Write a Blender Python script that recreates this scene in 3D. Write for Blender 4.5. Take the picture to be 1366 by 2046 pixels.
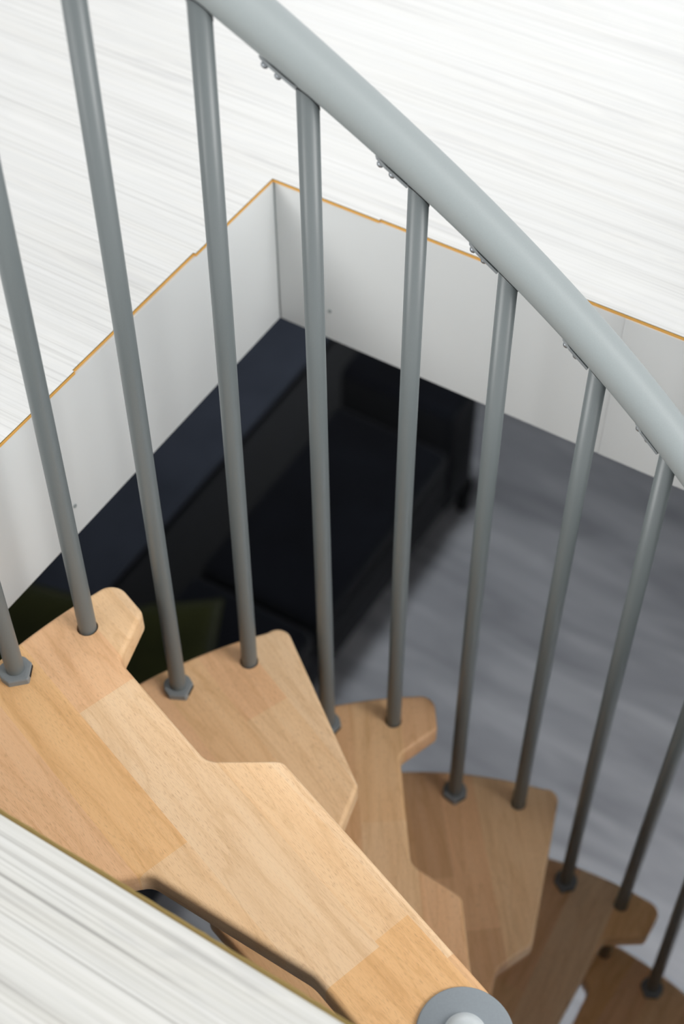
import bpy, bmesh, math, random
from mathutils import Matrix, Vector

# ---------------------------------------------------------------- clear
for o in list(bpy.data.objects):
    bpy.data.objects.remove(o, do_unlink=True)
SC = bpy.context.scene
COL = SC.collection
random.seed(7)

# ---------------------------------------------------------------- camera
cam = bpy.data.objects.new('camera', bpy.data.cameras.new('camera'))
COL.objects.link(cam)
cam.matrix_world = Matrix.Translation((-0.1098, -0.4727, 1.3201)) @ Matrix((
    (0.9999630807, 0.0083130815, -0.0021748520),
    (-0.0078008138, 0.7720963206, -0.6354576453),
    (-0.0036034160, 0.6354511502, 0.7721326642))).to_4x4()
cam.data.sensor_fit = 'VERTICAL'
cam.data.sensor_height = 36.0
cam.data.sensor_width = 24.0
cam.data.lens = 51.4
cam.data.clip_start = 0.02
cam.data.dof.use_dof = True
cam.data.dof.focus_distance = 1.44
cam.data.dof.aperture_fstop = 3.6
SC.camera = cam

# ---------------------------------------------------------------- world, daylight, exposure
SC.view_settings.view_transform = 'Standard'
SC.view_settings.look = 'None'
SC.view_settings.gamma = 1.0
SC.view_settings.use_curve_mapping = False
SC.view_settings.exposure = 0.17

W = bpy.data.worlds.new('daylight')
SC.world = W
W.use_nodes = True
# bright low daylight from all round, dimmer overhead (the upstairs room's ceiling)
wt = W.node_tree
wc = wt.nodes.new('ShaderNodeTexCoord'); ws = wt.nodes.new('ShaderNodeSeparateXYZ'); wr = wt.nodes.new('ShaderNodeValToRGB')
wt.links.new(wc.outputs['Generated'], ws.inputs[0]); wt.links.new(ws.outputs['Z'], wr.inputs['Fac'])
we = wr.color_ramp.elements
we[0].position = 0.0; we[0].color = (0.98, 0.99, 1.0, 1)
we[1].position = 1.0; we[1].color = (0.15, 0.151, 0.153, 1)
e3 = we.new(0.55); e3.color = (0.95, 0.96, 0.965, 1)
e3 = we.new(0.85); e3.color = (0.34, 0.342, 0.345, 1)
wt.links.new(wr.outputs['Color'], wt.nodes['Background'].inputs['Color'])
wt.nodes['Background'].inputs['Strength'].default_value = 1.08

# stair / opening frame of reference (metres); z = 0 is the top tread's surface
PHI, STEP, RISE = 2.42626, 0.317277, 0.213115
U = Vector((0.84750613, -0.5307856, 0)); V = Vector((-0.5307856, -0.84750613, 0))
K = Vector((-0.1856964, 0.963875, 0))
ZF, FASCIA, HOLE_V, HOLE_U = 0.21, 0.228, 0.8317, 1.34
ZB = -12 * RISE


def uvp(u, v, z=0.0):
    p = K + U * u + V * v
    return Vector((p.x, p.y, z))


def area_light(name, loc, target, sx, sy, power, color):
    d = bpy.data.lights.new(name, 'AREA')
    d.shape = 'RECTANGLE'; d.size = sx; d.size_y = sy; d.energy = power; d.color = color
    o = bpy.data.objects.new(name, d); COL.objects.link(o)
    o.location = loc
    o.rotation_euler = (Vector(target) - Vector(loc)).to_track_quat('-Z', 'Y').to_euler()
    return o


# daylight through the upstairs window beyond the stair opening
area_light('window_daylight_upstairs', (0.6, 4.6, 2.0), (0.1, 0.4, 0.1), 2.4, 1.8, 34, (0.95, 0.98, 1.0))
# added unseen fill from behind left, brightens the panels facing the camera
area_light('fill_light_side', (-3.2, -1.2, 2.2), (0, 0.3, 0), 2.0, 1.6, 75, (1.0, 0.985, 0.965))
# added directional fill from the right, unseen, lifts the top treads
area_light('fill_light_right', (2.9, -1.3, 2.5), (-0.3, 0.2, 0), 1.8, 1.6, 82, (1.0, 0.985, 0.97))
# added fill under the slab, right of the stair, brightens the lower floor
dl = area_light('fill_light_downstairs', uvp(2.65, 0.3, -0.06), uvp(2.1, 0.1, ZB), 0.5, 0.5, 44, (0.97, 0.98, 1.0))
dl.data.spread = math.radians(92)
# second added fill, out of view, brightens the sofa end
dl = area_light('fill_light_sofa_end', uvp(-0.6, -1.4, -0.06), uvp(-0.6, -1.4, ZB), 0.3, 0.3, 5.5, (0.90, 0.95, 1.0))
dl.data.spread = math.radians(108)


# ---------------------------------------------------------------- material helpers
def lin(r, g, b):
    f = lambda c: (c / 255 / 12.92) if c / 255 <= 0.04045 else ((c / 255 + 0.055) / 1.055) ** 2.4
    return (f(r), f(g), f(b), 1)


class NT:
    def __init__(s, name):
        s.m = bpy.data.materials.new(name); s.m.use_nodes = True
        s.t = s.m.node_tree; s.b = s.t.nodes['Principled BSDF']

    def n(s, typ, **kw):
        n = s.t.nodes.new(typ)
        for k, v in kw.items():
            if k in n.inputs: n.inputs[k].default_value = v
            else: setattr(n, k, v)
        return n

    def l(s, a, b): s.t.links.new(a, b)

    def coords(s, rot=0.0, scale=(1, 1, 1), src='Object'):
        tc = s.n('ShaderNodeTexCoord'); mp = s.n('ShaderNodeMapping')
        mp.inputs['Rotation'].default_value = (0, 0, rot)
        s.l(tc.outputs[src], mp.inputs['Vector'])
        m2 = s.n('ShaderNodeMapping'); m2.inputs['Scale'].default_value = scale
        s.l(mp.outputs[0], m2.inputs['Vector'])
        return m2.outputs[0]

    def noise(s, vec, scale, detail=3, rough=0.5, dist=0.0):
        n = s.n('ShaderNodeTexNoise'); n.inputs['Scale'].default_value = scale
        n.inputs['Detail'].default_value = detail; n.inputs['Roughness'].default_value = rough
        n.inputs['Distortion'].default_value = dist
        s.l(vec, n.inputs['Vector']); return n.outputs['Fac']

    def ramp(s, fac, stops):
        r = s.n('ShaderNodeValToRGB'); e = r.color_ramp.elements
        while len(e) < len(stops): e.new(0.5)
        for i, (p, c) in enumerate(stops):
            e[i].position = p; e[i].color = c if len(c) == 4 else (*c, 1)
        s.l(fac, r.inputs['Fac']); return r.outputs['Color']

    def mix(s, fac, a, b, mode='MIX'):
        m = s.n('ShaderNodeMix', data_type='RGBA', blend_type=mode)
        if isinstance(fac, (int, float)): m.inputs[0].default_value = fac
        else: s.l(fac, m.inputs[0])
        for i, x in ((6, a), (7, b)):
            if isinstance(x, tuple): m.inputs[i].default_value = x
            else: s.l(x, m.inputs[i])
        return m.outputs[2]

    def bump(s, h, strength, dist=0.001):
        b = s.n('ShaderNodeBump'); b.inputs['Strength'].default_value = strength
        b.inputs['Distance'].default_value = dist
        s.l(h, b.inputs['Height']); s.l(b.outputs[0], s.b.inputs['Normal'])

    def base(s, c, rough=0.5, spec=0.5, metal=0.0):
        if isinstance(c, tuple): s.b.inputs['Base Color'].default_value = c
        else: s.l(c, s.b.inputs['Base Color'])
        s.b.inputs['Roughness'].default_value = rough
        s.b.inputs['Specular IOR Level'].default_value = spec
        s.b.inputs['Metallic'].default_value = metal
        return s.m


def plain(name, c, rough=0.5, spec=0.5, metal=0.0, grain=0.0, gscale=400):
    t = NT(name)
    v = t.coords()
    n = t.noise(v, gscale, 2)
    lo = tuple(x * (1 - 0.05) for x in c[:3]) + (1,)
    col = t.ramp(n, [(0.3, lo), (0.7, c)])
    if grain: t.bump(n, grain, 0.0004)
    return t.base(col, rough, spec, metal)


def beech(name, ang):
    """beech parquet block: stave tone comes from the face colours, grain runs along ang"""
    t = NT(name)
    at = t.n('ShaderNodeAttribute', attribute_name='tone')
    # slow streaks along the grain
    v1 = t.coords(-ang, (5, 90, 90))
    s1 = t.noise(v1, 1.0, 4, 0.6, 0.6)
    c1 = t.ramp(s1, [(0.28, (0.90, 0.86, 0.80)), (0.5, (1, 1, 1)), (0.75, (1.0, 1.03, 1.06))])
    c = t.mix(1.0, at.outputs['Color'], c1, 'MULTIPLY')
    # broad wavy cathedral figure
    v2 = t.coords(-ang, (3, 22, 22))
    s2 = t.noise(v2, 1.3, 2, 0.5, 1.4)
    c2 = t.ramp(s2, [(0.40, (1, 1, 1)), (0.47, (0.90, 0.86, 0.80)), (0.49, (1.0, 0.99, 0.98)), (0.62, (1.04, 1.05, 1.06))])
    c = t.mix(0.75, c, c2, 'MULTIPLY')
    # short dark flecks
    v3 = t.coords(-ang, (135, 1700, 1700))
    s3 = t.noise(v3, 1.0, 1, 0.4)
    f3 = t.ramp(s3, [(0.57, (0, 0, 0)), (0.66, (1, 1, 1))])
    v4 = t.coords(-ang, (6, 12, 12))
    s4 = t.ramp(t.noise(v4, 1.0, 1), [(0.36, (0.45, 0.45, 0.45)), (0.56, (1, 1, 1))])
    ff = t.mix(1.0, f3, s4, 'MULTIPLY')
    ffs = t.mix(1.0, ff, (0.38, 0.38, 0.38, 1), 'MULTIPLY')
    c = t.mix(ffs, c, (0.45, 0.22, 0.11, 1))
    sep = t.n('ShaderNodeMath', operation='MULTIPLY'); sep.inputs[1].default_value = 1.0
    t.bump(s1, 0.08, 0.0005)
    return t.base(c, 0.42, 0.35)


def whitewash(name, ang, strong=1.0, lift=0.0, tint=(1, 1, 1, 1)):
    t = NT(name)
    v1 = t.coords(-ang, (1.5, 215, 1))
    s1 = t.noise(v1, 1.0, 6, 0.65, 0.35)
    q = lambda a, b, c_: (a + (0.80 - a) * lift, b + (0.80 - b) * lift, c_ + (0.79 - c_) * lift)
    c = t.ramp(s1, [(0.24, q(0.40, 0.395, 0.38)), (0.37, q(0.58, 0.575, 0.56)), (0.47, q(0.685, 0.685, 0.665)), (0.62, q(0.74, 0.74, 0.73))])
    v2 = t.coords(-ang, (2.2, 16, 1))
    s2 = t.noise(v2, 1.0, 4, 0.6, 1.6)
    c2 = t.ramp(s2, [(0.34, (0.87, 0.87, 0.88)), (0.42, (0.99, 0.985, 0.975)), (0.52, (0.95, 0.955, 0.965)), (0.6, (1, 1, 1))])
    c = t.mix(0.7, c, c2, 'MULTIPLY')
    # fine lines
    v3 = t.coords(-ang, (3.0, 430, 1))
    s3 = t.noise(v3, 1.0, 3, 0.55, 0.2)
    c3 = t.ramp(s3, [(0.30, (0.80, 0.80, 0.80)), (0.46, (1, 1, 1))])
    c = t.mix(0.75 * strong, c, c3, 'MULTIPLY')
    # a few knots
    v5 = t.coords(-ang, (1.6, 5.2, 1))
    vo = t.n('ShaderNodeTexVoronoi', feature='F1'); vo.inputs['Scale'].default_value = 1.0
    t.l(v5, vo.inputs['Vector'])
    c5 = t.ramp(vo.outputs['Distance'], [(0.02, (0.74, 0.735, 0.73)), (0.055, (0.88, 0.88, 0.87)), (0.10, (1, 1, 1))])
    c = t.mix(0.6, c, c5, 'MULTIPLY')
    c = t.mix(1.0, c, tint, 'MULTIPLY')
    t.bump(s1, 0.25, 0.0006)
    return t.base(c, 0.38, 0.5)


def gray_vinyl(name, ang):
    t = NT(name)
    v1 = t.coords(-ang, (1.2, 7, 1))
    s1 = t.noise(v1, 1.3, 5, 0.6, 0.8)
    c = t.ramp(s1, [(0.3, lin(146, 147, 151)), (0.5, lin(168, 169, 173)), (0.7, lin(192, 193, 196))])
    return t.base(c, 0.55, 0.4)


def fabric(name, col, hi):
    t = NT(name)
    v = t.coords(0, (1, 1, 1))
    n1 = t.noise(v, 260, 2); n2 = t.noise(v, 5, 3)
    c = t.ramp(n2, [(0.35, col), (0.65, hi)])
    t.bump(n1, 0.4, 0.001)
    m = t.base(c, 0.95, 0.1)
    t.b.inputs['Sheen Weight'].default_value = 0.15
    return m


M = {}
M['rail'] = plain('grey_plastic_rail', lin(154, 162, 163), 0.45, 0.45, gscale=900)
M['baluster'] = plain('grey_painted_steel', lin(108, 115, 116), 0.36, 0.5, grain=0.05, gscale=900)
M['collar'] = plain('grey_plastic_collar', lin(134, 139, 141), 0.5, 0.4)
M['disc'] = plain('grey_cap_plastic', lin(152, 160, 166), 0.5, 0.4)
M['dome'] = plain('pale_grey_plastic', lin(214, 220, 222), 0.3, 0.5)
M['black'] = plain('black_parts_and_shade', lin(20, 21, 23), 0.6, 0.3)
M['steel'] = plain('bright_steel', lin(150, 155, 160), 0.3, 0.5, metal=0.7)
M['white_panel'] = plain('white_melamine_panel', (0.74, 0.765, 0.765, 1), 0.45, 0.4, gscale=3)
M['seam'] = plain('panel_joint_grey', lin(150, 158, 158), 0.7, 0.2)
M['mdf'] = plain('orange_brown_board_edge', lin(226, 172, 92), 0.8, 0.2, gscale=120)
M['mdf_edge_shade'] = plain('olive_edge_with_shade', lin(112, 98, 42), 0.8, 0.2, gscale=120)
M['tongue'] = plain('olive_brown_tongue', lin(150, 128, 78), 0.85, 0.2, gscale=180)
M['plaster'] = plain('grey_plaster', (0.38, 0.38, 0.38, 1), 0.8, 0.2, gscale=20)
UANG = math.atan2(U.y, U.x)
M['white_floor'] = whitewash('whitewashed_wood_laminate', UANG, 0.75, 0.38, (0.95, 0.95, 0.945, 1))  # lift puts the bright daylight's washed-out streaks into the colour
M['landing'] = whitewash('whitewashed_laminate_dimmer', UANG, 1.25, -0.10, (0.88, 0.875, 0.85, 1))  # same boards, with the landing's dimmer light put into the colour
M['vinyl'] = gray_vinyl('blue_grey_wood_vinyl', UANG)
M['sofa'] = fabric('navy_black_fabric', lin(17, 18, 23), lin(22, 24, 30))
M['sofa_lit_top'] = fabric('navy_fabric_lit', lin(52, 56, 65), lin(60, 64, 74))  # sofa fabric made paler to stand for light on its top
M['olive'] = fabric('olive_green_fabric', lin(43, 45, 22), lin(54, 56, 27))


# ---------------------------------------------------------------- object helpers
def obj(name, bm, mats, parent=None, smooth=False):
    me = bpy.data.meshes.new(name)
    bmesh.ops.recalc_face_normals(bm, faces=bm.faces)
    bm.to_mesh(me); bm.free()
    for m in (mats if isinstance(mats, (list, tuple)) else [mats]):
        me.materials.append(m)
    if smooth:
        for p in me.polygons: p.use_smooth = True
    o = bpy.data.objects.new(name, me)
    COL.objects.link(o)
    if parent is not None: o.parent = parent
    return o


def tag(o, label=None, cat=None, group=None, kind=None):
    if label: o['label'] = label
    if cat: o['category'] = cat
    if group: o['group'] = group
    if kind: o['kind'] = kind
    return o


def empty(name, loc, rz=0.0):
    o = bpy.data.objects.new(name, None); COL.objects.link(o)
    o.location = loc; o.rotation_euler = (0, 0, rz); o.empty_display_size = 0.05
    return o


def tube(bm, pts, r, seg=28, caps=True, mat=0):
    """tube along a list of points; r is a number or a list"""
    pts = [Vector(p) for p in pts]
    rs = r if isinstance(r, (list, tuple)) else [r] * len(pts)
    up = Vector((0, 0, 1)); rings = []
    for i, p in enumerate(pts):
        a = pts[max(0, i - 1)]; b = pts[min(len(pts) - 1, i + 1)]
        t = (b - a).normalized()
        ref = up if abs(t.z) < 0.95 else Vector((1, 0, 0))
        x = t.cross(ref).normalized(); y = x.cross(t).normalized()
        rings.append([bm.verts.new(p + (x * math.cos(k * 2 * math.pi / seg) + y * math.sin(k * 2 * math.pi / seg)) * rs[i]) for k in range(seg)])
    for a, b in zip(rings[:-1], rings[1:]):
        for k in range(seg):
            f = bm.faces.new((a[k], a[(k + 1) % seg], b[(k + 1) % seg], b[k])); f.material_index = mat; f.smooth = True
    if caps:
        for rg in (rings[0], rings[-1]):
            f = bm.faces.new(rg); f.material_index = mat
    return rings


def lathe(bm, prof, seg=40, mat=0, o=Vector((0, 0, 0))):
    rings = []
    for r, z in prof:
        if r < 1e-6: rings.append([bm.verts.new(o + Vector((0, 0, z)))])
        else: rings.append([bm.verts.new(o + Vector((r * math.cos(k * 2 * math.pi / seg), r * math.sin(k * 2 * math.pi / seg), z))) for k in range(seg)])
    for a, b in zip(rings[:-1], rings[1:]):
        for k in range(seg):
            va = [a[k % len(a)], a[(k + 1) % len(a)]] if len(a) > 1 else [a[0]]
            vb = [b[(k + 1) % len(b)], b[k % len(b)]] if len(b) > 1 else [b[0]]
            f = bm.faces.new(va + vb); f.smooth = True; f.material_index = mat


def box_uv(bm, u0, u1, v0, v1, z0, z1, mat=0):
    """box aligned with the opening's axes"""
    vs = [bm.verts.new(uvp(u, v, z)) for z in (z0, z1) for u, v in ((u0, v0), (u1, v0), (u1, v1), (u0, v1))]
    fs = [(0, 1, 2, 3), (4, 5, 6, 7), (0, 1, 5, 4), (1, 2, 6, 5), (2, 3, 7, 6), (3, 0, 4, 7)]
    out = []
    for f in fs:
        fc = bm.faces.new([vs[i] for i in f]); fc.material_index = mat; out.append(fc)
    return vs, out


def rounded_box(bm, u0, u1, v0, v1, z0, z1, r, seg=4, mat=0):
    b2 = bmesh.new()
    box_uv(b2, u0, u1, v0, v1, z0, z1, mat)
    bmesh.ops.recalc_face_normals(b2, faces=b2.faces)
    bmesh.ops.bevel(b2, geom=list(b2.edges), offset=r, segments=seg, profile=0.5, affect='EDGES')
    me = bpy.data.meshes.new('tmp'); b2.to_mesh(me); b2.free()
    bm.from_mesh(me); bpy.data.meshes.remove(me)


# ---------------------------------------------------------------- the upper floor and the opening
# whitewashed laminate, rows of planks along U; edge = olive upper lip darkened for the overhang's shade + orange lower lip
def laminate():
    bm = bmesh.new()
    rowb = [0.161 + 0.2235 * k for k in range(-18, 22)]
    rnd = random.Random(3)

    def board(u0, u1, v0, v1, lip=()):
        # top layer
        vs, fs = box_uv(bm, u0, u1, v0, v1, ZF - 0.0011, ZF)
        for f in fs: f.material_index = 1
        fs[1].material_index = 0
        box_uv(bm, u0 - (0.0 if 'l' not in lip else 0), u1 + (0.0012 if 'r' in lip else 0), v0, v1 + (0.0012 if 'f' in lip else 0), ZF - 0.0040, ZF - 0.0011, 2)
    for a, b in zip(rowb[:-1], rowb[1:]):
        if b <= 0.0 + 1e-6:
            board(-3.4, 3.6, a, b)
        elif a < 0 < b:
            # last far row, cut along the opening (two planks meet with a small step)
            board(-3.4, 0.149, a, -0.0005 - 0.0, ('f',))
            board(0.149, 3.6, a, -0.003, ('f',))
            board(-3.4, -0.0015, -0.0005, b, ('r',))
        elif b <= HOLE_V + 1e-3:
            j = {0.161: -0.0045, 0.384: 0.0}.get(round(a, 3), -0.002)
            jj = {0: 0}.get(0)
            board(-3.4, j, a, b, ('r',))
            board(HOLE_U, 3.6, a, b)
    bm2 = bm
    return obj('floor', bm2, [M['white_floor'], M['mdf_edge_shade'], M['mdf']])


fl = laminate(); tag(fl, kind='structure')
# bridge row on the right hand side beside the opening's far row
bm = bmesh.new()
box_uv(bm, HOLE_U, 3.6, -0.003, 0.161, ZF - 0.0040, ZF)
o = obj('floor', bm, M['white_floor']); tag(o, kind='structure')

# floor slab around the opening (joists and ceiling below as one structure)
bm = bmesh.new()
zt, zb_ = ZF - 0.0040, ZF - FASCIA
box_uv(bm, -3.4, 3.9, -3.4, -0.020, zb_ + 0.001, zt)
box_uv(bm, -3.4, -0.020, -0.020, 3.8, zb_ + 0.001, zt)
box_uv(bm, HOLE_U + 0.02, 3.9, -0.020, 3.8, zb_ + 0.001, zt)
box_uv(bm, -0.020, HOLE_U + 0.02, 1.34, 3.8, zb_ + 0.001, zt)
o = obj('ceiling', bm, M['plaster']); tag(o, kind='structure')

# white panels lining the opening
def panel(name, u0, u1, v0, v1, z0=ZF - FASCIA, z1=ZF - 0.0041, mats=None, seams=(), dots=()):
    bm = bmesh.new()
    box_uv(bm, u0, u1, v0, v1, z0, z1)
    o = obj(name, bm, [M['white_panel'], M['seam']])
    return tag(o, kind='structure')


panel('trim_1', -0.0195, -0.0008, -0.0195, 1.34)
p2 = panel('trim_2', 0.0, 0.4645, -0.0195, -0.0012)
p3 = panel('trim_3', 0.4648, HOLE_U, -0.0195, -0.0008)
panel('trim_4', HOLE_U, HOLE_U + 0.0195, -0.0195, 1.34)
# grey sealing line in the corner, screw caps
bm = bmesh.new()
tube(bm, [uvp(0.0, -0.001, ZF - FASCIA + 0.002), uvp(0.0, -0.001, ZF - 0.006)], 0.0010, 8)
tag(obj('trim_5', bm, M['seam']), kind='structure')
bm = bmesh.new()
tube(bm, [uvp(0.078, -0.0015, 0.031), uvp(0.078, 0.0004, 0.031)], 0.0024, 16)
tube(bm, [uvp(-0.001, 0.427, 0.029), uvp(0.0006, 0.427, 0.029)], 0.0024, 16)
tag(obj('trim_6', bm, M['seam']), kind='structure')

# landing: laminate on a board, with the click tongue standing proud of its edge
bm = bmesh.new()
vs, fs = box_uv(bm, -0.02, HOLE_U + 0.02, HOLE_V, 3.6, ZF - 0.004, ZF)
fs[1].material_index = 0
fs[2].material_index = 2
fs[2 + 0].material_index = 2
o = obj('floor', bm, [M['landing'], M['mdf'], M['mdf_edge_shade']]); tag(o, kind='structure')
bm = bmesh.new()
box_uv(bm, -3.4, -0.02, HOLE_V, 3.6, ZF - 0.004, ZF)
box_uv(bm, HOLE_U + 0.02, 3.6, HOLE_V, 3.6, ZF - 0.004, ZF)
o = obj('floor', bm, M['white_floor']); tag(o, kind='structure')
# tongue strip with chipped lip
bm = bmesh.new()
rnd = random.Random(5); n = 160; prev = None
for i in range(n + 1):
    u = HOLE_U * i / n
    e = HOLE_V - 0.0054 + rnd.uniform(-0.00035, 0.00035)
    ring = [bm.verts.new(uvp(u, HOLE_V + 0.002, ZF - 0.0035)), bm.verts.new(uvp(u, e + 0.0012, ZF - 0.0036)),
            bm.verts.new(uvp(u, e, ZF - 0.0040)), bm.verts.new(uvp(u, e + 0.0008, ZF - 0.0072)), bm.verts.new(uvp(u, HOLE_V + 0.002, ZF - 0.0078))]
    if prev:
        for k in range(5):
            bm.faces.new((prev[k], prev[(k + 1) % 5], ring[(k + 1) % 5], ring[k]))
    else: bm.faces.new(ring)
    prev = ring
bm.faces.new(prev)
tag(obj('trim_7', bm, M['tongue']), kind='structure')
bm = bmesh.new()
box_uv(bm, -0.0005, HOLE_U, HOLE_V + 0.003, 1.36, ZF - 0.034, ZF - 0.0081)
tag(obj('trim_8', bm, M['white_panel']), kind='structure')

# ---------------------------------------------------------------- the room below
bm = bmesh.new()
box_uv(bm, -1.3, 3.8, -3.0, 3.8, ZB - 0.1, ZB)
tag(obj('floor', bm, M['vinyl']), kind='structure')
bm = bmesh.new()
box_uv(bm, -1.4, -1.28, -3.1, 3.8, ZB, zb_)
tag(obj('wall_left', bm, M['plaster']), kind='structure')
bm = bmesh.new()
box_uv(bm, -1.28, 3.8, -3.1, -3.0, ZB, zb_)
tag(obj('wall_back', bm, M['plaster']), kind='structure')
bm = bmesh.new()
box_uv(bm, 3.7, 3.8, -3.0, 3.8, ZB, zb_)
tag(obj('wall_right', bm, M['plaster']), kind='structure')
bm = bmesh.new()
box_uv(bm, -1.28, 3.7, 3.6, 3.7, ZB, zb_)
tag(obj('wall_front', bm, M['plaster']), kind='structure')

# sofa in the corner below
sofa = empty('sofa', uvp(-0.85, -0.8, ZB))
tag(sofa, 'dark navy fabric sofa on the grey floor below the stair opening', 'sofa')
inv = Matrix.Translation(-Vector(sofa.location))


def sofa_part(name, boxes, r, mat='sofa', parent=sofa, loc=None):
    bm = bmesh.new()
    for b in boxes: rounded_box(bm, *b, r)
    bmesh.ops.translate(bm, verts=bm.verts, vec=-Vector(loc if loc else sofa.location))
    o = obj(name, bm, M[mat], parent, smooth=True)
    return o


sofa_part('base_frame', [(-1.22, -0.51, -1.78, 0.19, ZB + 0.13, ZB + 0.30)], 0.02)
sofa_part('backrest', [(-1.24, -0.90, -1.80, 0.20, ZB + 0.13, ZB + 0.79)], 0.035)
sofa_part('lit_back_top', [(-1.25, -0.895, -1.80, 0.20, ZB + 0.79, ZB + 0.81)], 0.008, 'sofa_lit_top')  # thin paler slab: light on the backrest top painted as colour
sofa_part('armrest', [(-1.20, -0.50, -1.795, -1.60, ZB + 0.13, ZB + 0.60)], 0.03)
sofa_part('armrest', [(-1.20, -0.50, 0.01, 0.20, ZB + 0.13, ZB + 0.60)], 0.03)
sofa_part('seat_cushion', [(-0.92, -0.495, -1.60, -0.815, ZB + 0.295, ZB + 0.46)], 0.035)
sofa_part('seat_cushion', [(-0.92, -0.495, -0.805, 0.01, ZB + 0.295, ZB + 0.455)], 0.035)
for (a, b) in ((-0.515, -1.765), (-0.515, 0.16), (-1.16, -1.74), (-1.16, 0.14)):
    bm = bmesh.new()
    tube(bm, [uvp(a, b, ZB) - sofa.location, uvp(a, b, ZB + 0.14) - sofa.location], [0.02, 0.028], 16)
    obj('leg', bm, M['black'], sofa)


def cushion(name, c, size, rot, label):
    t = empty(name, c); t.rotation_euler = rot
    bm = bmesh.new(); n = 14
    w, h, d = size; grid = {}
    for s in (1, -1):
        for i in range(n + 1):
            for j in range(n + 1):
                x, y = 2 * i / n - 1, 2 * j / n - 1
                if s == -1 and (i in (0, n) or j in (0, n)): grid[s, i, j] = grid[1, i, j]; continue
                e = (1 - x ** 4) * (1 - y ** 4)
                px = x * w / 2 * (1 - 0.10 * (1 - abs(x)) * 0 - 0.07 * (1 - y * y) * abs(x))
                py = y * h / 2 * (1 - 0.07 * (1 - x * x) * abs(y))
                grid[s, i, j] = bm.verts.new((px, py, s * d / 2 * e ** 0.6))
    for s in (1, -1):
        for i in range(n):
            for j in range(n):
                bm.faces.new((grid[s, i, j], grid[s, i + 1, j], grid[s, i + 1, j + 1], grid[s, i, j + 1]))
    obj('cover', bm, M['olive'], t, smooth=True)
    bm = bmesh.new()
    loop = []
    for i in range(n + 1): loop.append((i, 0))
    for j in range(1, n + 1): loop.append((n, j))
    for i in range(n - 1, -1, -1): loop.append((i, n))
    for j in range(n - 1, -1, -1): loop.append((0, j))
    pts = []
    for i, j in loop:
        x, y = 2 * i / n - 1, 2 * j / n - 1
        pts.append((x * w / 2 * (1 - 0.07 * (1 - y * y) * abs(x)), y * h / 2 * (1 - 0.07 * (1 - x * x) * abs(y)), 0))
    tube(bm, pts, 0.005, 8)
    obj('piping', bm, M['olive'], t, smooth=True)
    tag(t, label, 'cushion', 'olive cushions on the sofa below')
    return t


cushion('cushion', uvp(-0.80, -0.40, ZB + 0.535), (0.42, 0.42, 0.13), (0.16, -0.10, UANG + 0.5),
        'olive green cushion lying on the seat of the dark sofa below')
cushion('cushion', uvp(-0.99, -0.08, ZB + 0.885), (0.48, 0.46, 0.12), (0.05, 0.0, UANG + 0.2),
        'olive green cushion on the backrest top of the dark sofa below')

# ---------------------------------------------------------------- treads
def fillet(poly):
    """poly: list of (x, y, r) -> dense outline"""
    out = []
    n = len(poly)
    for i, (x, y, r) in enumerate(poly):
        if r <= 0: out.append(Vector((x, y))); continue
        p = Vector((x, y)); a = Vector(poly[i - 1][:2]); b = Vector(poly[(i + 1) % n][:2])
        da = (a - p).normalized(); db = (b - p).normalized()
        half = da.angle(db) / 2
        t = min(r / math.tan(half), 0.49 * (a - p).length if poly[i - 1][2] > 0 else 0.9 * (a - p).length,
                0.49 * (b - p).length if poly[(i + 1) % n][2] > 0 else 0.9 * (b - p).length)
        rr = t * math.tan(half)
        c = p + (da + db).normalized() * (rr / math.sin(half))
        s = p + da * t; e = p + db * t
        a0 = math.atan2(s.y - c.y, s.x - c.x); a1 = math.atan2(e.y - c.y, e.x - c.x)
        d = (a1 - a0 + math.pi) % (2 * math.pi) - math.pi
        m = 9
        for k in range(m + 1):
            out.append(c + Vector((math.cos(a0 + d * k / m), math.sin(a0 + d * k / m))) * rr)
    return out


def outline_a():
    R = 0.6315
    pts = [(R * math.cos(math.radians(d)), R * math.sin(math.radians(d)), 0) for d in [12.6 - i * 24.2 / 20 for i in range(21)]]
    pts += [(0.6145, -0.1540, 0.021), (0.5580, -0.1425, 0.010), (0.5310, -0.0815, 0.016), (0.3745, -0.0530, 0.022),
            (0.3150, -0.1040, 0.014), (0.010, -0.0475, 0.06), (-0.0440, -0.030, 0.03), (-0.0490, 0.025, 0.03), (0.010, 0.062, 0.05),
            (0.082, 0.0570, 0.05), (0.140, 0.0470, 0.05), (0.3280, 0.0740, 0.020), (0.3690, 0.1240, 0.012), (0.6190, 0.1640, 0.021)]
    return pts


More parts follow.
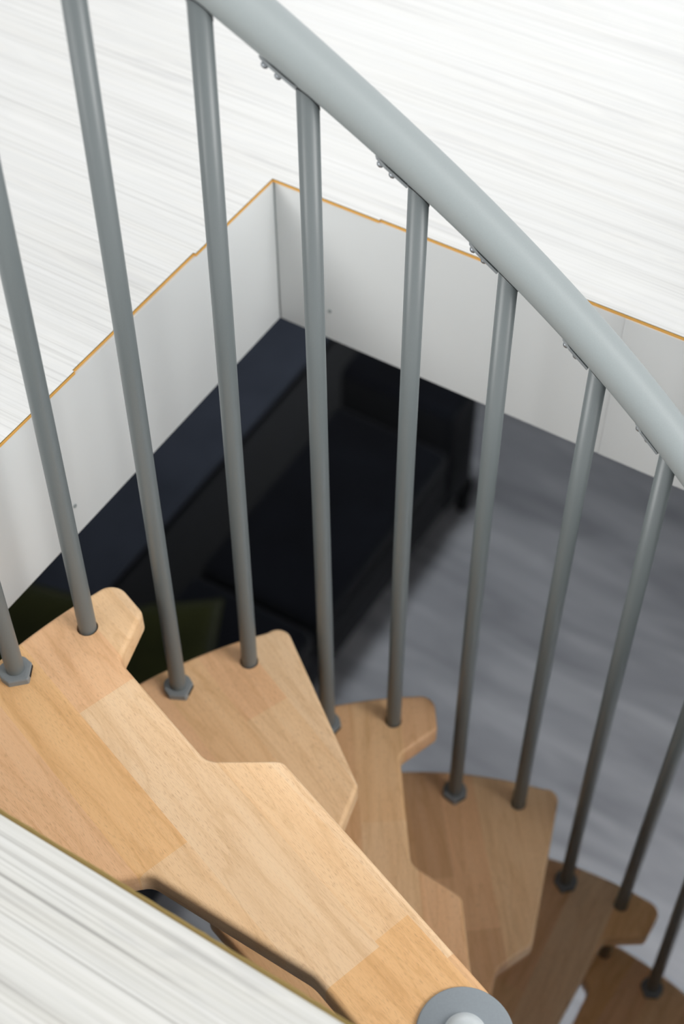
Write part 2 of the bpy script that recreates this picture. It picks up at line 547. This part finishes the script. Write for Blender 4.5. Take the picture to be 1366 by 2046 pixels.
def tread_mesh(kind, holes, thick=0.034, rr=0.0055):
    pts = outline_a()
    if kind == 'B': pts = [(x, -y + 0.003, r) for x, y, r in pts][::-1]
    out = fillet(pts)
    cl = [out[0]]
    for p in out[1:]:
        if (p - cl[-1]).length > 0.0006: cl.append(p)
    if (cl[0] - cl[-1]).length < 0.0006: cl.pop()
    out = cl; n = len(out)
    area = sum(out[i].x * out[(i + 1) % n].y - out[(i + 1) % n].x * out[i].y for i in range(n))
    if area < 0: out = out[::-1]
    nor = []
    for i in range(n):
        a = out[i - 1]; b = out[(i + 1) % n]; t = (b - a).normalized()
        nor.append(Vector((-t.y, t.x)))        # inward for ccw
    bm = bmesh.new(); rings = []
    prof = []
    for k in range(5):
        a = math.pi / 2 * k / 4
        prof.append((rr * (1 - math.sin(a)), -rr * (1 - math.cos(a))))
    prof += [(0.0, -thick / 2)]
    for k in range(5):
        a = math.pi / 2 * k / 4
        prof.append((rr * (1 - math.cos(a)), -thick + rr * (1 - math.sin(a))))
    for ins, z in prof:
        rings.append([bm.verts.new((p.x + q.x * ins, p.y + q.y * ins, z)) for p, q in zip(out, nor)])
    for a, b in zip(rings[:-1], rings[1:]):
        for i in range(n):
            f = bm.faces.new((a[i], a[(i + 1) % n], b[(i + 1) % n], b[i])); f.smooth = True
    hr = []
    for hx, hy, hrad in holes:
        top = [bm.verts.new((hx + hrad * math.cos(k * math.pi / 16), hy + hrad * math.sin(k * math.pi / 16), 0)) for k in range(32)]
        bot = [bm.verts.new((v.co.x, v.co.y, -thick)) for v in top]
        for i in range(32):
            f = bm.faces.new((top[i], top[(i + 1) % 32], bot[(i + 1) % 32], bot[i])); f.smooth = True
        hr.append((top, bot))
    for idx, ring in ((0, rings[0]), (1, rings[-1])):
        ed = []
        for lp in [ring] + [h[idx] for h in hr]:
            for i in range(len(lp)):
                e = bm.edges.get((lp[i], lp[(i + 1) % len(lp)]))
                ed.append(e)
        bmesh.ops.triangle_fill(bm, use_beauty=True, use_dissolve=False, edges=ed)
    return bm


TONES = {'brown': lin(232, 184, 138), 'light': lin(249, 208, 161), 'mid': lin(247, 202, 152), 'orange': lin(247, 197, 140), 'pink': lin(246, 197, 150),
         'cream': lin(250, 213, 170), 'tan': lin(238, 189, 140)}


def stave_cut(bm, ang, bounds, joints, tone_of, grp_noise=None):
    """cut the block along the glue lines and colour each stave"""
    g = Vector((math.cos(ang), math.sin(ang), 0)); nrm = Vector((-g.y, g.x, 0))
    for c in bounds:
        bmesh.ops.bisect_plane(bm, geom=list(bm.verts) + list(bm.edges) + list(bm.faces), dist=1e-6, plane_co=nrm * c, plane_no=nrm)
    for s, js in joints.items():
        lo = bounds[s - 1] if s > 0 else -9; hi = bounds[s] if s < len(bounds) else 9
        for j in js:
            fs = [f for f in bm.faces if lo < f.calc_center_median().dot(nrm) < hi]
            ge = set(fs)
            for f in fs:
                ge.update(f.edges); ge.update(f.verts)
            bmesh.ops.bisect_plane(bm, geom=list(ge), dist=1e-6, plane_co=g * j, plane_no=g)
    cols = []
    for f in bm.faces:
        c = f.calc_center_median(); w = c.dot(nrm); x = c.dot(g)
        s = sum(1 for b in bounds if w > b)
        k = sum(1 for j in joints.get(s, ()) if x < j)
        cols.append(tone_of(s, k))
    return cols


def finish_tread(name, bm, mat, cols, parent=None):
    bm.faces.index_update()
    me = bpy.data.meshes.new(name)
    bmesh.ops.recalc_face_normals(bm, faces=bm.faces)
    bm.to_mesh(me); bm.free()
    me.materials.append(mat)
    at = me.color_attributes.new('tone', 'FLOAT_COLOR', 'CORNER')
    for i, p in enumerate(me.polygons):
        for li in p.loop_indices: at.data[li].color = cols[i]
    o = bpy.data.objects.new(name, me); COL.objects.link(o)
    return o


# measured baluster feet (world x, y) and the points where they meet the rail
FEET = [(-0.4569, 0.3935), (-0.3869, 0.4536), (-0.3093, 0.5085), (-0.2234, 0.549), (-0.1272, 0.5825), (-0.0364, 0.5904),
        (0.0602, 0.5924), (0.1547, 0.5756), (0.2456, 0.5481), (0.3296, 0.5101), (0.4038, 0.4568)]
HEADS = [(-0.4666, 0.4552, 1.0426), (-0.3891, 0.5104, 0.9267), (-0.3099, 0.5514, 0.8211), (-0.2176, 0.5832, 0.7091),
         (-0.1337, 0.599, 0.6137), (-0.0342, 0.6027, 0.5053), (0.0549, 0.5922, 0.4104), (0.1517, 0.5647, 0.3065),
         (0.2311, 0.5277, 0.2185), (0.3176, 0.4683, 0.1154), (0.3660, 0.4240, 0.0500)]

# small setting-out differences of each tread: rotation (deg), dx, dy in the tread's own frame
ADJ = {0: (0, 0, 0), 1: (-0.57, -0.0018, 0.0102), 2: (0.83, -0.0036, -0.0150), 3: (0, 0, 0), 4: (1.2, 0.003, -0.018), 5: (0.6, 0.011, -0.008)}
LABELS = {
    0: 'topmost beech stair tread, the largest and lightest, partly under the white landing edge',
    1: 'pale beech stair tread directly below the topmost tread, tapering wide at its outer end',
    2: 'beech stair tread with a notched outer corner, third from the top of the flight',
    3: 'wide tan beech stair tread, fourth from the top, beside the notched middle tread',
    4: 'shadowed brown stair tread with a pointed end, fifth from the top, lower right',
    5: 'darkest brown stair tread in the bottom right corner, lowest one in view'}
def frange(a, b): return a


tread_objs = []
for k in range(0, 8):
    kind = 'AB'[k % 2]
    rot, dx, dy = ADJ.get(k, (0, 0, 0))
    phi = PHI - k * STEP
    Rz = Matrix.Rotation(phi, 4, 'Z')
    base = Matrix.Translation((0, 0, -k * RISE)) @ Rz @ Matrix.Translation((dx, dy, 0)) @ Matrix.Rotation(math.radians(rot), 4, 'Z')
    holes = []
    j = 2 * k + 1
    if j < len(FEET):
        hw = base.inverted() @ Vector((FEET[j][0], FEET[j][1], -k * RISE))
        holes.append((hw.x - 0.0004, hw.y + 0.0007, 0.0118))
    bm = tread_mesh(kind, holes)
    if k == 0:
        ang = math.radians(180 - 9.6)
        # offsets of the glue lines measured across the grain (ccw normal of ang)
        ca = math.cos(math.radians(9.6))
        off = lambda c: -(c + 0.169 * 0.369) * ca
        bounds = sorted([off(0.078), off(0.018), off(-0.058), off(-0.100)])
        gx = lambda u, v: u * math.cos(ang) + v * math.sin(ang)
        joints = {1: [gx(0.329, 0.05)], 2: [gx(0.509, -0.04), gx(0.118, 0.02)], 3: [gx(0.118, -0.02)], 0: [gx(0.2, 0.06)], 4: [gx(0.057, -0.045)]}
        table = {(0, 0): 'pink', (0, 1): 'pink', (1, 0): 'light', (1, 1): 'orange', (2, 0): 'orange', (2, 1): 'cream', (2, 2): 'pink',
                 (3, 0): 'orange', (3, 1): 'light', (4, 0): 'tan', (4, 1): 'cream'}
        # k counts joints lying further along the grain than the face (from the pole outwards)
        def tone(s, kk, table=table): return TONES[table.get((s, kk), 'mid')]
    else:
        r = random.Random(40 + k * 3)
        ang = math.radians(180 + {1: 4.5, 2: -10, 3: 11.5, 4: -6}.get(k, 5))
        bounds = {1: [-0.08, -0.03, 0.03, 0.089, 0.148], 2: [-0.17, -0.12, -0.073, -0.005, 0.045], 3: [0.0, 0.05, 0.10, 0.152, 0.232],
                  4: [-0.14, -0.10, -0.05, 0.02]}.get(k, [-0.12, -0.06, 0.0, 0.05, 0.11])
        joints = {1: {4: [-0.507], 2: [-0.33], 3: [-0.25]}, 2: {3: [-0.440], 4: [-0.2], 2: [-0.3]}, 3: {3: [-0.367], 2: [-0.45], 4: [-0.28], 1: [-0.5]},
                  4: {3: [-0.22], 4: [-0.33], 2: [-0.40]}}.get(k, {2: [-0.42], 3: [-0.3]})
        rows = {1: ['light', 'mid', 'pink', 'mid', ('light', 'pink'), 'cream'],
                2: ['mid', 'light', ('orange', 'tan'), ('light', 'mid'), ('light', 'pink'), 'mid'],
                3: ['mid', 'tan', ('pink', 'brown'), ('brown', 'pink'), ('mid', 'light'), 'light'],
                4: ['tan', 'brown', ('mid', 'pink'), ('light', 'cream'), ('brown', 'orange')]}.get(k, ['tan', 'mid', 'orange', 'pink', 'mid', 'tan'])
        tt = {}
        for q_, row in enumerate(rows):
            if isinstance(row, str): row = (row, row)
            for w_ in range(3): tt[(q_, w_)] = row[min(w_, 1)]
        def tone(s, kk, tt=tt): return TONES[tt[(s, kk)]]
    cols = stave_cut(bm, ang, bounds, joints, tone)
    o = finish_tread('stair_tread', bm, beech('beech_%d' % k, ang), cols)
    o.matrix_world = base
    tag(o, LABELS.get(k, 'beech stair tread low in the flight, number %s from the top' % {6: 'seven', 7: 'eight'}.get(k)), 'stair tread', 'beech treads of the spiral stair')
    tread_objs.append(o)

# ---------------------------------------------------------------- handrail
HR = [0.5992298373326175, 1.0439417054290654, 0.7708926299549176, 0.021040052445429634, 0.0034706402122991397, -0.9338128220413617, -0.018976266603394625, 0.8550437137047993]
RAIL_R = 0.0211


def rail_pt(t):
    s = max(-7.0, min(5.5, t - 5.5))
    an = PHI - t * STEP / 2 + HR[4] * s + HR[6] * s * s * .1
    rr = HR[0] + HR[5] * s * .01
    z = HR[1] - t * RISE / 2 + HR[2] * s * .01 + HR[7] * s * s * .001
    return Vector((rr * math.cos(an), rr * math.sin(an), z))


rail = empty('handrail', rail_pt(2))
tag(rail, 'thick light grey plastic handrail curving down across the picture above the balusters', 'handrail')
bm = bmesh.new()
tube(bm, [rail_pt(-1.6 + i * 0.05) - rail.location for i in range(int(13.2 / 0.05))], RAIL_R, 40)
obj('tube', bm, M['rail'], rail)

# ---------------------------------------------------------------- balusters
BAL_R = 0.0101
bl = {0: 'grey baluster with a collar on the top tread, cut by the left picture edge',
      1: 'grey baluster without collar passing through the hole in the top tread',
      2: 'grey baluster with a collar on the second tread from the top',
      3: 'grey baluster without collar through the hole in the second tread from the top',
      4: 'grey baluster whose foot is hidden behind the second tread, in front of the sofa',
      5: 'grey baluster without collar through the notched third tread',
      6: 'grey baluster with a round collar on the wide fourth tread',
      7: 'grey baluster without collar through the wide fourth tread',
      8: 'dark grey baluster with a collar on the fifth tread, its top near the right edge',
      9: 'dark grey baluster without collar through the pointed fifth tread, lower right',
      10: 'dark grey baluster with a collar on the lowest visible tread, bottom right'}
for j in range(11):
    k = j // 2
    zt = -k * RISE
    foot = Vector((FEET[j][0], FEET[j][1], zt)); head = Vector(HEADS[j])
    d = (head - foot).normalized()
    b = empty('baluster', foot)
    tag(b, bl[j], 'baluster', 'grey balusters of the spiral stair')
    # rail tangent at the head
    t0 = min([j + x * 0.01 for x in range(-60, 61)], key=lambda t: (rail_pt(t) - head).length)
    tan = (rail_pt(t0 + 0.05) - rail_pt(t0 - 0.05)).normalized()
    top = head + d * -0.012
    bot = foot - d * 0.02 if j % 2 == 0 else foot - d * (RISE / d.z)
    bm = bmesh.new(); tube(bm, [bot - foot, foot - foot, (top - foot) * 0.5, top - foot], BAL_R, 32)
    obj('tube', bm, M['baluster'], b)
    # black band standing in for the shade line where tube meets handrail
    radial = Vector((head.x, head.y, 0)).normalized()
    down = (Vector((0, 0, -1)) - tan * (-tan.z)).normalized()
    side = (-radial - tan * (-radial.dot(tan))).normalized()
    seat = (down * 0.86 + side * 0.50).normalized()
    bm = bmesh.new()
    qp = head + seat * (RAIL_R + 0.0006) - foot
    ex = d.cross(Vector((1, 0, 0))).normalized(); ey = d.cross(ex).normalized()
    gr = []
    for lev in (-0.0016, 0.0004):
        ring = []
        for i in range(28):
            o_ = (ex * math.cos(i * math.pi / 14) + ey * math.sin(i * math.pi / 14)) * (BAL_R + 0.0005)
            base_p = (head - foot) + o_
            tt_ = (qp - base_p).dot(seat) / d.dot(seat)
            ring.append(bm.verts.new(base_p + d * (tt_ - lev)))
        gr.append(ring)
    for i in range(28):
        bm.faces.new((gr[0][i], gr[0][(i + 1) % 28], gr[1][(i + 1) % 28], gr[1][i]))
    bm.faces.new(gr[0]); bm.faces.new(gr[1])
    obj('rail_joint_shade', bm, M['black'], b)
    # flat steel bracket with two screws, uphill of the tube under the rail
    side = (-radial - tan * (-radial.dot(tan))).normalized()
    dirn = (down * 0.96 + side * 0.20).normalized()
    br = None
    up = -tan
    bm = bmesh.new()
    w = tan.cross(dirn).normalized()
    c0 = head + dirn * (RAIL_R + 0.0012) - foot
    prev = None
    for i in range(9):
        s = -0.006 + 0.040 * i / 8
        c = rail_pt(t0) * 0 + c0 + up * s
        hw = 0.0075 if i < 7 else 0.0075 * (1 - (i - 6) * 0.28)
        ring = [bm.verts.new(c + w * hw * a + dirn * e) for a, e in ((-1, -0.0012), (1, -0.0012), (1, 0.0012), (-1, 0.0012))]
        if prev:
            for q2 in range(4): bm.faces.new((prev[q2], prev[(q2 + 1) % 4], ring[(q2 + 1) % 4], ring[q2]))
        else: bm.faces.new(ring)
        prev = ring
    bm.faces.new(prev)
    br = obj('bracket', bm, M['collar'], b)
    for s in (0.010, 0.026):
        bm = bmesh.new(); c = c0 + up * s
        tube(bm, [c + dirn * 0.001, c + dirn * 0.0042, c + dirn * 0.0054], [0.0038, 0.0034, 0.0020], 14)
        obj('screw', bm, M['steel'], br)
    # collar
    if j % 2 == 0:
        bm = bmesh.new()
        an = math.atan2(foot.y, foot.x)
        # pointed collar: straight sides meeting in a blunt corner towards the pole, rounded behind
        # local x points at the pole
        shape = [(0.0205, 0.0, 0.0025), (0.0075, 0.0170, 0.002), (-0.004, 0.0175, 0.008), (-0.0165, 0.012, 0.010),
                 (-0.0165, -0.012, 0.010), (-0.004, -0.0175, 0.008), (0.0075, -0.0170, 0.002)]
        outl = fillet(shape)
        R2 = Matrix.Rotation(an + math.pi, 2)
        outl = [R2 @ p for p in outl]
        prof = [(0.0, 0.0), (0.0, 0.0072), (0.0010, 0.0086), (0.0040, 0.0090)]
        rings = []
        for ins, z in prof:
            sc = 1 - ins / 0.0175
            rings.append([bm.verts.new((p.x * sc, p.y * sc, z)) for p in outl])
        nn = len(outl)
        for a, c in zip(rings[:-1], rings[1:]):
            for i in range(nn): bm.faces.new((a[i], a[(i + 1) % nn], c[(i + 1) % nn], c[i]))
        bm.faces.new(rings[0]); bm.faces.new(rings[-1])
        co = obj('collar', bm, M['collar'], b)
        # dark slot in one straight side
        bm = bmesh.new()
        for sgn in (1,):
            A = R2 @ Vector((0.0170, 0.0052 * sgn)); B = R2 @ Vector((0.0085, 0.0160 * sgn))
            nrm = R2 @ (Vector((0.0165, 0.0125 * sgn)).normalized() * 0.0006)
            vs = []
            for z in (0.0028, 0.0058):
                for P_, s_ in ((A, 1), (B, 1), (B, -1), (A, -1)):
                    vs.append(bm.verts.new((P_.x + nrm.x * s_, P_.y + nrm.y * s_, z)))
            for f in ((0, 1, 2, 3), (4, 5, 6, 7), (0, 1, 5, 4), (1, 2, 6, 5), (2, 3, 7, 6), (3, 0, 4, 7)):
                bm.faces.new([vs[i] for i in f])
        obj('slot', bm, M['black'], co)

# ---------------------------------------------------------------- centre pole
pole = empty('centre_pole', (0, 0, -7 * RISE - 0.04))
tag(pole, 'round grey pole cap with pale dome at the bottom edge, on the top tread', 'pole')
zo = 7 * RISE + 0.04
bm = bmesh.new()
for k in range(0, 7):
    za = -k * RISE - 0.034; zb2 = -(k + 1) * RISE
    tube(bm, [(0, 0, za + zo), (0, 0, zb2 + zo)], 0.030, 32)
obj('spacer_tube', bm, M['baluster'], pole)
bm = bmesh.new()
lathe(bm, [(0, 0), (0.0445, 0), (0.0450, 0.0012), (0.0442, 0.0030), (0.0430, 0.0036), (0, 0.0036)], 64, o=Vector((0, 0, zo)))
obj('cap_disc', bm, M['disc'], pole)
bm = bmesh.new()
lathe(bm, [(0.0198, 0.003), (0.0198, 0.0050)] + [(0.0185 * math.cos(a * math.pi / 20), 0.005 + 0.010 * math.sin(a * math.pi / 20)) for a in range(0, 10)] + [(0, 0.015)], 48, o=Vector((0, 0, zo)))
obj('dome', bm, M['dome'], pole)
